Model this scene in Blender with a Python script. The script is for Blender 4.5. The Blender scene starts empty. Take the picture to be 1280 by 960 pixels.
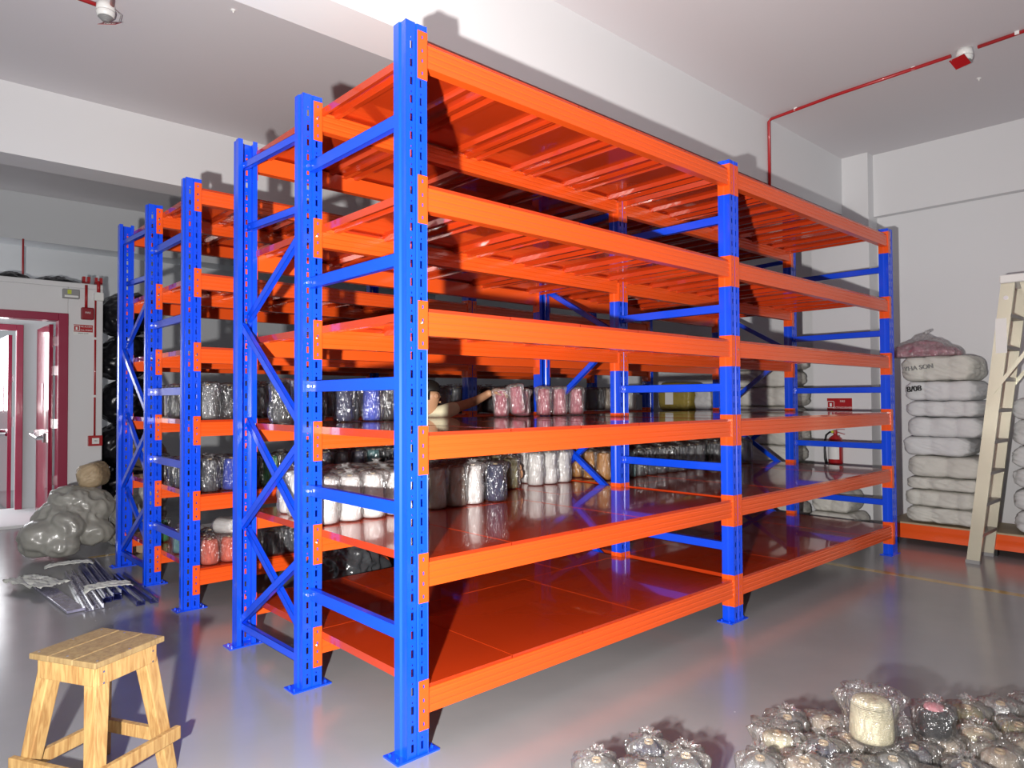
import bpy, bmesh, math, random
from mathutils import Vector, Matrix, noise
random.seed(7)
C = bpy.context.scene.collection
PI = math.pi

# ---------------------------------------------------------------- materials
def mat(name, col, rough=.5, metal=0., coat=0., spec=.5, bump=0., bscale=30., var=0., vscale=4., coat_rough=.05):
    m = bpy.data.materials.new(name); m.use_nodes = True
    nt = m.node_tree; b = nt.nodes['Principled BSDF']
    b.inputs['Base Color'].default_value = (*col, 1)
    b.inputs['Roughness'].default_value = rough; b.inputs['Metallic'].default_value = metal
    b.inputs['Coat Weight'].default_value = coat; b.inputs['Coat Roughness'].default_value = coat_rough
    b.inputs['Specular IOR Level'].default_value = spec
    tc = nt.nodes.new('ShaderNodeTexCoord')
    if var:
        n = nt.nodes.new('ShaderNodeTexNoise'); n.inputs['Scale'].default_value = vscale; n.inputs['Detail'].default_value = 5
        r = nt.nodes.new('ShaderNodeValToRGB')
        r.color_ramp.elements[0].position = .3; r.color_ramp.elements[1].position = .7
        r.color_ramp.elements[0].color = (*[c*(1-var) for c in col], 1)
        r.color_ramp.elements[1].color = (*[min(1, c*(1+var)) for c in col], 1)
        nt.links.new(tc.outputs['Object'], n.inputs['Vector']); nt.links.new(n.outputs['Fac'], r.inputs['Fac'])
        nt.links.new(r.outputs['Color'], b.inputs['Base Color'])
    if bump:
        n = nt.nodes.new('ShaderNodeTexNoise'); n.inputs['Scale'].default_value = bscale; n.inputs['Detail'].default_value = 4
        bp = nt.nodes.new('ShaderNodeBump'); bp.inputs['Strength'].default_value = bump; bp.inputs['Distance'].default_value = .01
        nt.links.new(tc.outputs['Object'], n.inputs['Vector']); nt.links.new(n.outputs['Fac'], bp.inputs['Height'])
        nt.links.new(bp.outputs['Normal'], b.inputs['Normal'])
    return m

M = {}
M['orange'] = mat('orange_powder_coat', (.86, .098, .010), .32, coat=.35, coat_rough=.12)
M['deck'] = mat('orange_coat_shaded', (.50, .040, .006), .25, coat=.9, coat_rough=.045, bump=.03, bscale=3)  # same paint as the beams, its colour darkened to stand in for shade
M['blue'] = mat('blue_powder_coat', (.003, .07, .80), .28, coat=.45, coat_rough=.08)
M['navy_steel'] = mat('navy_paint', (.02, .025, .16), .3, coat=.4)
M['zinc'] = mat('zinc_bolt', (.8, .8, .82), .3, metal=1)
M['wall'] = mat('white_wall_paint', (.74, .74, .75), .75, bump=.02, bscale=60)
M['wallgrey'] = mat('pale_grey_wall_paint', (.60, .62, .64), .8, bump=.02, bscale=60)
M['ceil'] = mat('ceiling_paint', (.70, .68, .70), .85, bump=.02, bscale=40)
M['maroon'] = mat('maroon_door_gloss', (.27, .012, .045), .16, coat=.7)
M['maroon_frame'] = mat('maroon_frame_paint', (.30, .010, .05), .35, coat=.2)
M['red'] = mat('fire_red', (.42, .012, .016), .35, coat=.3)
M['darkred'] = mat('dark_red_housing', (.26, .008, .018), .4, coat=.2)
M['white_plastic'] = mat('white_plastic', (.82, .82, .80), .35)
M['grey_plastic'] = mat('grey_plastic', (.28, .28, .28), .5)
M['black'] = mat('black_plastic', (.012, .012, .014), .4)
M['chrome'] = mat('chrome', (.85, .85, .87), .15, metal=1)
M['alu'] = mat('ladder_aluminium', (.60, .58, .46), .38, metal=.75, bump=.05, bscale=90)
M['aludark'] = mat('tread_aluminium', (.30, .27, .26), .45, metal=.7)
M['brown_tube'] = mat('cardboard_tube', (.55, .40, .24), .8)
M['skin'] = mat('skin', (.50, .27, .15), .5, bump=.05, bscale=60)
M['hair'] = mat('hair', (.01, .008, .006), .5)
M['shirt'] = mat('striped_shirt', (.75, .70, .48), .8)
M['trousers'] = mat('dark_trousers', (.03, .03, .045), .85)
M['floor_line'] = mat('yellow_floor_line', (.45, .30, .08), .25, coat=.5)
M['foam'] = mat('foam_wrap', (.62, .63, .58), .7, bump=.3, bscale=20)
M['tan'] = mat('tan_paper', (.42, .32, .20), .55, bump=.25, bscale=9, var=.12)
M['sack'] = mat('white_woven_sack', (.60, .585, .53), .65, bump=.5, bscale=14, var=.07, vscale=5)
M['sack_white'] = mat('white_bale_cloth', (.63, .63, .63), .7, bump=.4, bscale=12)
M['greysack'] = mat('grey_polythene_sack', (.30, .295, .265), .32, coat=.25, bump=.5, bscale=10, var=.12, vscale=4)
M['blacksack'] = mat('black_polythene_sack', (.012, .012, .015), .3, coat=.3, bump=.5, bscale=12)
M['darksack'] = mat('charcoal_polythene_sack', (.05, .055, .06), .2, coat=.6, bump=.5, bscale=12)
M['yellowwrap'] = mat('yellow_wrapped_bundle', (.33, .25, .05), .4, coat=.3, bump=.3, bscale=12)
M['ink'] = mat('black_marker', (.03, .03, .03), .7)
M['greyink'] = mat('faded_marker', (.30, .30, .29), .8)
M['label_white'] = mat('paper_label', (.8, .8, .78), .7)
M['lime'] = mat('lime_label', (.55, .62, .05), .5)

# wood
def wood(name, c1, c2):
    m = mat(name, c1, .55, bump=.12, bscale=40); nt = m.node_tree; b = nt.nodes['Principled BSDF']
    tc = nt.nodes.new('ShaderNodeTexCoord'); mp = nt.nodes.new('ShaderNodeMapping'); mp.inputs['Scale'].default_value = (14, 14, 1.6)
    n = nt.nodes.new('ShaderNodeTexNoise'); n.inputs['Scale'].default_value = 3; n.inputs['Detail'].default_value = 6; n.inputs['Distortion'].default_value = 1.6
    r = nt.nodes.new('ShaderNodeValToRGB'); r.color_ramp.elements[0].position = .35; r.color_ramp.elements[1].position = .62
    r.color_ramp.elements[0].color = (*c2, 1); r.color_ramp.elements[1].color = (*c1, 1)
    nt.links.new(tc.outputs['Object'], mp.inputs['Vector']); nt.links.new(mp.outputs['Vector'], n.inputs['Vector'])
    nt.links.new(n.outputs['Fac'], r.inputs['Fac']); nt.links.new(r.outputs['Color'], b.inputs['Base Color'])
    return m
M['pine'] = wood('pine_wood', (.47, .30, .115), (.31, .165, .055))
M['seatwood'] = wood('worn_seat_wood', (.31, .215, .095), (.22, .14, .06))

# epoxy floor
def floor_mat():
    m = mat('grey_epoxy_floor', (.30, .305, .315), .19, coat=0, spec=.45); nt = m.node_tree; b = nt.nodes['Principled BSDF']
    tc = nt.nodes.new('ShaderNodeTexCoord')
    n = nt.nodes.new('ShaderNodeTexNoise'); n.inputs['Scale'].default_value = 1.2; n.inputs['Detail'].default_value = 6
    r = nt.nodes.new('ShaderNodeValToRGB'); r.color_ramp.elements[0].position = .3; r.color_ramp.elements[1].position = .75
    r.color_ramp.elements[0].color = (.275, .28, .29, 1); r.color_ramp.elements[1].color = (.335, .335, .34, 1)
    nt.links.new(tc.outputs['Object'], n.inputs['Vector']); nt.links.new(n.outputs['Fac'], r.inputs['Fac'])
    # small white specks
    v = nt.nodes.new('ShaderNodeTexVoronoi'); v.inputs['Scale'].default_value = 3.2
    lt = nt.nodes.new('ShaderNodeMath'); lt.operation = 'LESS_THAN'; lt.inputs[1].default_value = .012
    mx = nt.nodes.new('ShaderNodeMixRGB'); mx.inputs['Color2'].default_value = (.7, .7, .68, 1)
    nt.links.new(tc.outputs['Object'], v.inputs['Vector']); nt.links.new(v.outputs['Distance'], lt.inputs[0])
    nt.links.new(lt.outputs[0], mx.inputs['Fac']); nt.links.new(r.outputs['Color'], mx.inputs['Color1'])
    nt.links.new(mx.outputs['Color'], b.inputs['Base Color'])
    n2 = nt.nodes.new('ShaderNodeTexNoise'); n2.inputs['Scale'].default_value = 2.2; n2.inputs['Detail'].default_value = 3
    bp = nt.nodes.new('ShaderNodeBump'); bp.inputs['Strength'].default_value = .10; bp.inputs['Distance'].default_value = .02
    nt.links.new(tc.outputs['Object'], n2.inputs['Vector']); nt.links.new(n2.outputs['Fac'], bp.inputs['Height'])
    nt.links.new(bp.outputs['Normal'], b.inputs['Normal'])
    return m
M['floor'] = floor_mat()

# thin clear polythene
def plastic(name, tint=(1, 1, 1), clear=.72, milk=.18, film=(.75, .74, .73)):
    m = bpy.data.materials.new(name); m.use_nodes = True; nt = m.node_tree; nt.nodes.clear()
    out = nt.nodes.new('ShaderNodeOutputMaterial')
    tr = nt.nodes.new('ShaderNodeBsdfTransparent'); tr.inputs['Color'].default_value = (*tint, 1)
    gl = nt.nodes.new('ShaderNodeBsdfGlossy'); gl.inputs['Roughness'].default_value = .20
    df = nt.nodes.new('ShaderNodeBsdfDiffuse'); df.inputs['Color'].default_value = (*film, 1)
    tc = nt.nodes.new('ShaderNodeTexCoord'); n = nt.nodes.new('ShaderNodeTexNoise'); n.inputs['Scale'].default_value = 26; n.inputs['Detail'].default_value = 3
    n.inputs['Distortion'].default_value = 1.2
    mp = nt.nodes.new('ShaderNodeMapping'); mp.inputs['Scale'].default_value = (1, 1, .38)
    bp = nt.nodes.new('ShaderNodeBump'); bp.inputs['Strength'].default_value = 1.; bp.inputs['Distance'].default_value = .045
    nt.links.new(tc.outputs['Object'], mp.inputs['Vector']); nt.links.new(mp.outputs['Vector'], n.inputs['Vector']); nt.links.new(n.outputs['Fac'], bp.inputs['Height'])
    nt.links.new(bp.outputs['Normal'], gl.inputs['Normal'])
    fr = nt.nodes.new('ShaderNodeLayerWeight'); fr.inputs['Blend'].default_value = .45
    nt.links.new(bp.outputs['Normal'], fr.inputs['Normal'])
    rm = nt.nodes.new('ShaderNodeMapRange'); rm.inputs['To Min'].default_value = .13; rm.inputs['To Max'].default_value = .50
    nt.links.new(fr.outputs['Fresnel'], rm.inputs['Value'])
    m1 = nt.nodes.new('ShaderNodeMixShader'); m1.inputs['Fac'].default_value = milk
    m2 = nt.nodes.new('ShaderNodeMixShader')
    nt.links.new(tr.outputs[0], m1.inputs[1]); nt.links.new(df.outputs[0], m1.inputs[2])
    nt.links.new(rm.outputs[0], m2.inputs['Fac']); nt.links.new(m1.outputs[0], m2.inputs[1]); nt.links.new(gl.outputs[0], m2.inputs[2])
    nt.links.new(m2.outputs[0], out.inputs['Surface'])
    return m
M['bag'] = plastic('clear_polythene', milk=.035)
M['bag_milky'] = plastic('milky_polythene', milk=.16)
M['bag_floor'] = plastic('grey_brown_polythene', milk=.17, film=(.48, .45, .41))  # grey-brown film colour for bags in the floor pile
M['bag_pink'] = plastic('pinkish_polythene', tint=(1, .72, .80), milk=.38)

YARN = {'white': (.80, .78, .76), 'cream': (.66, .60, .42), 'beige': (.42, .34, .26), 'navy': (.012, .020, .075), 'blue': (.02, .06, .50),
        'black': (.014, .014, .018), 'charcoal': (.05, .055, .07), 'pink': (.50, .015, .075), 'red': (.55, .02, .02), 'salmon': (.75, .14, .08),
        'olive': (.26, .23, .08), 'gold': (.52, .22, .02), 'green': (.02, .30, .08), 'teal': (.08, .25, .27), 'grey': (.25, .26, .27)}
def yarn_mat(name, col):
    m = mat(name + '_yarn', col, .75); nt = m.node_tree; b = nt.nodes['Principled BSDF']
    tc = nt.nodes.new('ShaderNodeTexCoord'); w = nt.nodes.new('ShaderNodeTexWave'); w.bands_direction = 'Z'
    w.inputs['Scale'].default_value = 60; w.inputs['Distortion'].default_value = 2.5
    bp = nt.nodes.new('ShaderNodeBump'); bp.inputs['Strength'].default_value = .35; bp.inputs['Distance'].default_value = .003
    nt.links.new(tc.outputs['Object'], w.inputs['Vector']); nt.links.new(w.outputs['Color'], bp.inputs['Height']); nt.links.new(bp.outputs['Normal'], b.inputs['Normal'])
    return m
for k, c in YARN.items(): M['yarn_' + k] = yarn_mat(k, c)

# ---------------------------------------------------------------- mesh helpers
class MB:
    def __init__(s): s.v = []; s.f = []
    def add(s, vs, fs, mtx=None):
        n = len(s.v)
        s.v += [tuple(mtx @ Vector(p)) if mtx else tuple(p) for p in vs]
        s.f += [tuple(i + n for i in f) for f in fs]; return s
    def box(s, a, b, mtx=None):
        x0, y0, z0 = a; x1, y1, z1 = b
        return s.add([(x0,y0,z0),(x1,y0,z0),(x1,y1,z0),(x0,y1,z0),(x0,y0,z1),(x1,y0,z1),(x1,y1,z1),(x0,y1,z1)],
                     [(0,3,2,1),(4,5,6,7),(0,1,5,4),(1,2,6,5),(2,3,7,6),(3,0,4,7)], mtx)
    def bar(s, p, q, w, h, up=(0,0,1)):           # rectangular bar p->q, w across, h along 'up'
        p = Vector(p); q = Vector(q); d = (q-p).normalized(); side = d.cross(Vector(up)).normalized(); u = side.cross(d)
        a = side*w/2; b = u*h/2
        return s.add([p-a-b, p+a-b, p+a+b, p-a+b, q-a-b, q+a-b, q+a+b, q-a+b],
                     [(0,1,2,3),(7,6,5,4),(0,4,5,1),(1,5,6,2),(2,6,7,3),(3,7,4,0)])
    def tube(s, pts, r, n=10, cap=True):
        pts = [Vector(p) for p in pts]; rings = []
        prev = None
        for i, p in enumerate(pts):
            d = (pts[min(i+1, len(pts)-1)] - pts[max(i-1, 0)]).normalized()
            a = prev if prev is not None else (Vector((0,0,1)) if abs(d.z) < .9 else Vector((1,0,0)))
            u = (a - d*a.dot(d)).normalized(); prev = u; w = d.cross(u)
            rr = r[i] if isinstance(r, (list, tuple)) else r
            rings.append([p + (u*math.cos(2*PI*k/n) + w*math.sin(2*PI*k/n))*rr for k in range(n)])
        vs = [v for R in rings for v in R]; fs = []
        for i in range(len(rings)-1):
            for k in range(n):
                fs.append((i*n+k, i*n+(k+1) % n, (i+1)*n+(k+1) % n, (i+1)*n+k))
        if cap: fs.append(tuple(range(n))[::-1]); fs.append(tuple((len(rings)-1)*n+k for k in range(n)))
        return s.add(vs, fs)
    def lathe(s, prof, n=24, mtx=None):
        vs = []; fs = []
        for (r, z) in prof:
            vs += [(r*math.cos(2*PI*k/n), r*math.sin(2*PI*k/n), z) for k in range(n)]
        for i in range(len(prof)-1):
            for k in range(n):
                fs.append((i*n+k, i*n+(k+1) % n, (i+1)*n+(k+1) % n, (i+1)*n+k))
        fs.append(tuple(range(n))[::-1]); fs.append(tuple((len(prof)-1)*n+k for k in range(n)))
        return s.add(vs, fs, mtx)
    def extrude(s, sec, axis, a, b, closed=True):   # section polygon extruded along an axis
        def pt(u, v, w): return {'x': (w, u, v), 'y': (u, w, v), 'z': (u, v, w)}[axis]
        n = len(sec); vs = [pt(u, v, a) for u, v in sec] + [pt(u, v, b) for u, v in sec]
        fs = [(i, (i+1) % n, (i+1) % n + n, i+n) for i in range(n if closed else n-1)]
        if closed: fs += [tuple(range(n))[::-1], tuple(range(n, 2*n))]
        return s.add(vs, fs)
    def mesh(s, name, m=None, smooth=False, fix=True):
        me = bpy.data.meshes.new(name); me.from_pydata(s.v, [], s.f)
        bm = bmesh.new(); bm.from_mesh(me)
        if fix: bmesh.ops.recalc_face_normals(bm, faces=bm.faces)
        bm.to_mesh(me); bm.free()
        if m: me.materials.append(M[m] if isinstance(m, str) else m)
        if smooth: me.polygons.foreach_set('use_smooth', [True]*len(me.polygons))
        return me
def obj(name, me, parent=None, loc=(0,0,0), rot=(0,0,0)):
    o = bpy.data.objects.new(name, me); C.objects.link(o); o.location = loc; o.rotation_euler = rot
    if parent: o.parent = parent
    return o
def build(name, mb, m, parent=None, smooth=False, bevel=0, loc=(0,0,0), rot=(0,0,0)):
    o = obj(name, mb.mesh(name, m, smooth), parent, loc, rot)
    if bevel:
        b = o.modifiers.new('bevel', 'BEVEL'); b.width = bevel; b.segments = 2; b.limit_method = 'ANGLE'
    if smooth == 'auto': autosmooth(o)
    return o
def autosmooth(o, ang=35):
    me = o.data; me.polygons.foreach_set('use_smooth', [True]*len(me.polygons))
    bm = bmesh.new(); bm.from_mesh(me)
    for e in bm.edges:
        if len(e.link_faces) == 2 and e.calc_face_angle(0) > math.radians(ang): e.smooth = False
    bm.to_mesh(me); bm.free()
def thing(name, label, cat, loc=(0,0,0), rz=0, group=None):
    o = bpy.data.objects.new(name, None); C.objects.link(o); o.empty_display_size = .1
    o.location = loc; o.rotation_euler = (0,0,rz); tag(o, label, cat, group); return o
def tag(o, label, cat, group=None):
    o['label'] = label; o['category'] = cat
    if group: o['group'] = group
    return o
def struct(o, label=None):
    o['kind'] = 'structure'
    if label: o['label'] = label
    return o
def text_mesh(txt, size, m, depth=.0006):
    cu = bpy.data.curves.new('txt', 'FONT'); cu.body = txt; cu.size = size; cu.extrude = depth; cu.align_x = 'CENTER'; cu.align_y = 'CENTER'
    o = bpy.data.objects.new('txt', cu); C.objects.link(o)
    dg = bpy.context.evaluated_depsgraph_get(); me = bpy.data.meshes.new_from_object(o.evaluated_get(dg))
    bpy.data.objects.remove(o); me.materials.clear(); me.materials.append(M[m]); return me

# ---------------------------------------------------------------- the room
CZ = 4.10
def sbox(name, a, b, m, label=None): return struct(build(name, MB().box(a, b), m), label)
XL, XR, YN, YF = -6.0, 6.6, -6.0, 8.95
sbox('floor', (XL, YN, -.1), (XR, 11.5, 0), 'floor')
sbox('ceiling', (XL, YN, CZ), (XR, 11.5, CZ+.1), 'ceil')
sbox('wall_right', (XR, YN, 0), (XR+.15, 11.5, CZ), 'wall')
# far wall with the second doorway opening in it (x -1.0 .. -.14)
wb = MB().box((.0, YF-.15, 0), (XR, YF, CZ)).box((XL, YF-.15, 2.45), (0, YF, CZ)).box((XL, YF-.15, 0), (-1.15, YF, 2.45)).box((-.19, YF-.15, 0), (0, YF, 2.45))
struct(build('wall_back', wb, 'wallgrey'))
sbox('trim_1', (XL, .84, 3.47), (XR, 1.17, CZ), 'wall', 'white ceiling beam over the near rack')
sbox('trim_2', (XL, 4.69, 3.50), (XR, 5.05, CZ), 'wall', 'white ceiling beam over the far rack')
sbox('trim_3', (XL, 8.35, 3.50), (XR, YF-.15, CZ), 'wallgrey', 'grey beam along the top of the back wall')
sbox('trim_4', (6.35, .565, 0), (XR, 1.19, CZ), 'wall', 'white column on the right wall')
sbox('trim_5', (6.50, YN, 3.42), (XR, .565, CZ), 'wall', 'white beam band along the top of the right wall')
# partition room with the front doorway
PY = 7.3
pw = MB().box((.12, PY, 0), (.485, PY+.12, 2.80)).box((XL, PY, 2.48), (.12, PY+.12, 2.80)).box((XL, PY, 0), (-1.05, PY+.12, 2.48)).box((XL, PY, 2.80), (.485, 8.3, 2.86)).box((.37, PY+.12, 0), (.485, 8.3, 2.80))
struct(build('wall_partition', pw, 'wall', bevel=.01))
# doorway 1
d1 = struct(bpy.data.objects.new('door_1', None)); C.objects.link(d1)
build('door_frame', MB().box((.02, PY-.03, 0), (.12, PY+.16, 2.48)).box((-1.05, PY-.03, 2.39), (.02, PY+.16, 2.48)).box((-1.05, PY-.03, 0), (-.97, PY+.16, 2.39)), 'maroon_frame', d1, bevel=.006)
lf = build('door_leaf', MB().box((-.045, PY+.17, .02), (0, PY+1.0, 2.36)), 'maroon', d1, bevel=.004)
build('vision_slot', MB().box((-.05, PY+.50, 1.30), (-.0455, PY+.62, 1.66)), 'maroon_frame', lf)
build('push_bar', MB().tube([(-.05, PY+.80, 1.03), (-.13, PY+.76, 1.03), (-.13, PY+.30, 1.0), (-.05, PY+.26, 1.0)], .022, 10).box((-.08, PY+.24, .95), (-.045, PY+.34, 1.06)).box((-.09, PY+.74, .97), (-.045, PY+.84, 1.09)), 'chrome', lf)
for z in (.45, 1.12, 1.75, 2.1):
    build('hinge', MB().box((-.012, PY+.10, z), (.019, PY+.165, z+.11)), 'chrome', lf)
# doorway 2 deeper in
d2 = struct(bpy.data.objects.new('door_2', None)); C.objects.link(d2)
build('door_frame', MB().box((-.20, YF-.2, 0), (-.125, YF-.14, 2.45)).box((-1.15, YF-.2, 2.37), (-.20, YF-.14, 2.45)), 'maroon_frame', d2, bevel=.006)
l2 = build('door_leaf', MB().box((-.26, YF+.06, .02), (-.215, YF+1.0, 2.33)), 'maroon', d2, bevel=.004)
build('vision_slot', MB().box((-.265, YF+.45, 1.30), (-.2605, YF+.56, 1.66)), 'maroon_frame', l2)
build('push_bar', MB().tube([(-.265, YF+.75, 1.03), (-.33, YF+.70, 1.03), (-.33, YF+.2, 1.0), (-.265, YF+.15, 1.0)], .022, 10), 'chrome', l2)
build('hinge', MB().box((-.213, YF+.02, 1.1), (-.201, YF+.06, 1.24)).box((-.213, YF+.02, 1.7), (-.201, YF+.06, 1.8)), 'chrome', l2)
sbox('trim_6', (-1.05, PY+.02, 0), (.02, YF, .03), 'wall', 'pale threshold floor inside the doorway')
# yellow line on floor
struct(build('trim_7', MB().box((4.52, YN, .0), (4.60, .9, .0015)).box((2.9, 2.2, 0), (4.6, 2.27, .0015)), 'floor_line'), 'thin yellow line painted on the grey floor')
struct(build('trim_8', MB().box((.12, PY-.30, 0), (.20, PY-.29, .002)).box((-.1, 5.0, 0), (1.6, 5.07, .0015)), 'floor_line'), 'yellow line painted on the floor behind the far rack')

# ---------------------------------------------------------------- racks
LV = [.268, .780, 1.299, 1.812, 2.330, 2.930]         # deck tops, bottom to top
CN = [z-.068 for z in LV]                              # connector centres
XP = [0., 2.498, 5.262]; PW = .1
HT = 2.985
def upright_mesh():
    mb = MB()
    cols = [0, .020, .0235, .0290, .0325, .045, .049, .052, .056, .0675, .071, .0765, .080, .1]
    dep = {.049: .006, .052: .006}
    zs = [0]; kinds = []
    k = 0
    while True:
        z0 = k*.075 + .01
        if z0 + .07 > HT: break
        for z, kd in ((z0+.012, 's'), (z0+.044, 'B'), (z0+.055, 's'), (z0+.063, 'S'), (z0+.075, 's')):
            zs.append(z); kinds.append(kd)
        k += 1
    zs.append(HT); kinds.append('s')
    n = len(cols)
    vs = [(x, dep.get(x, 0), z) for z in zs for x in cols]; fs = []
    for j, kd in enumerate(kinds):
        for i in range(n-1):
            if kd == 'B' and i in (1,2,3,9,10,11): continue
            if kd == 'S' and i in (2,10): continue
            fs.append((j*n+i, j*n+i+1, (j+1)*n+i+1, (j+1)*n+i))
    mb.add(vs, fs)
    for sec in ([(0,0),(0,.034),(-.007,.042),(-.007,.08),(.02,.08)], [(.1,0),(.1,.034),(.107,.042),(.107,.08),(.08,.08)]):
        mb.extrude(sec, 'z', 0, HT, closed=False)
    me = bpy.data.meshes.new('upright'); me.from_pydata(mb.v, [], mb.f)
    bm = bmesh.new(); bm.from_mesh(me); bmesh.ops.remove_doubles(bm, verts=bm.verts, dist=1e-5)
    bmesh.ops.recalc_face_normals(bm, faces=bm.faces); bmesh.ops.solidify(bm, geom=bm.faces[:], thickness=.0022)
    bm.to_mesh(me); bm.free(); me.materials.append(M['blue']); return me
UP = upright_mesh()
plate = MB().box((-.052, -.012, .0), (.152, .095, .007)); 
for px_ in (-.035, .132):
    for py_ in (.015, .07): plate.lathe([(.007, .007), (.007, .014), (.004, .017)], 8, Matrix.Translation((px_, py_, 0)))
PLATE = plate.mesh('base_plate', 'blue')
def conn_mesh(side):      # side=+1: beam lies on +x side of the upright ; L plate, origin at upright's web corner
    mb = MB()
    # front leg with four slots
    xs = [.0, .018, .026, .045]; zz = [-.1, -.082, -.068, -.03, -.016, .012, .026, .068, .082, .1]
    vs = [(x, -.0045, z) for z in zz for x in xs]; fs = []
    for j in range(len(zz)-1):
        for i in range(3):
            if i == 1 and j in (1, 3, 5, 7): continue
            fs.append((j*4+i, j*4+i+1, (j+1)*4+i+1, (j+1)*4+i))
    mb.add([(-x if side > 0 else x, y, z) for x, y, z in vs], fs)
    s_ = -1 if side < 0 else 1
    vs2 = [(s_*.0035, -.0045, -.1), (s_*.0035, .034, -.1), (s_*.0115, .041, -.1), (s_*.0115, .079, -.1), (s_*.0035, -.0045, .1), (s_*.0035, .034, .1), (s_*.0115, .041, .1), (s_*.0115, .079, .1)]
    mb.add(vs2, [(0,1,5,4),(1,2,6,5),(2,3,7,6)])
    me = bpy.data.meshes.new('beam_connector'); me.from_pydata(mb.v, [], mb.f)
    bm = bmesh.new(); bm.from_mesh(me); bmesh.ops.remove_doubles(bm, verts=bm.verts, dist=1e-5)
    bmesh.ops.recalc_face_normals(bm, faces=bm.faces); bmesh.ops.solidify(bm, geom=bm.faces[:], thickness=.0025)
    bm.to_mesh(me); bm.free(); me.materials.append(M['orange']); return me
CONP, CONM = conn_mesh(1), conn_mesh(-1)
PIN = MB().lathe([(.006, 0), (.006, .006), (.003, .008)], 8, Matrix.Rotation(PI/2, 4, 'X')).mesh('safety_pin', 'zinc')
def beam_mesh(L):
    sec = [(0,-.105),(0,-.083),(.0022,-.079),(.0022,-.075),(0,-.071),(0,-.055),(.0022,-.051),(.0022,-.047),(0,-.043),(0,-.027),(.0022,-.023),(.0022,-.019),(0,-.015),(0,-.010),(.003,-.006),(.05,-.006),(.05,-.105)]
    return MB().extrude(sec, 'x', 0, L).mesh('beam', 'orange')
BEAMS = [beam_mesh(XP[1]-PW-.008), beam_mesh(XP[2]-XP[1]-PW-.008)]
def deck_mesh(w, d):
    mb = MB(); g = .0015
    x0, x1 = g, w-g; h = .034
    mb.box((x0, 0, -.0025), (x1, d, 0))
    for a, b in (((x0,0),(x0+.002,d)), ((x1-.002,0),(x1,d)), ((x0,0),(x1,.002)), ((x0,d-.002),(x1,d))):
        mb.box((a[0], a[1], -h), (b[0], b[1], -.0025))
    for xx in (x0, x1-.014): mb.box((xx, 0, -h-.002), (xx+.014, d, -h))
    ribs = [.09, w-.09] if w < .6 else [.09, w/2, w-.09]
    for r in ribs:
        sec = [(r-.022,-.0026),(r-.013,-.028),(r+.013,-.028),(r+.022,-.0026)]
        mb.extrude(sec, 'y', .004, d-.004)
    return mb.mesh('deck_panel', 'deck')
def strip(p, q, w, t, X):   # lacing / tie channel in the plane x = X from (y,z) p to q
    mb = MB()
    P = Vector((X, p[0], p[1])); Q = Vector((X, q[0], q[1])); d = (Q-P).normalized(); nrm = Vector((1,0,0)); u = nrm.cross(d)
    def pl(off_u, off_n, wu, wn):
        a = u*wu/2; b = nrm*wn/2; c = u*off_u + nrm*off_n
        mb.add([P+c-a-b, P+c+a-b, P+c+a+b, P+c-a+b, Q+c-a-b, Q+c+a-b, Q+c+a+b, Q+c-a+b], [(0,1,2,3),(7,6,5,4),(0,4,5,1),(1,5,6,2),(2,6,7,3),(3,7,4,0)])
    pl(0, -t/2+.001, w, .002); pl(w/2-.001, 0, .002, t); pl(-w/2+.001, 0, .002, t)
    for e, s in ((P, 1), (Q, -1)):
        c = e + d*.03*s
        mb.tube([c - nrm*(t/2+.004), c - nrm*(t/2-.004)], .007, 8)
    return mb
TIES = [.47, .985, 1.508, 2.03, 2.62]
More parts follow.
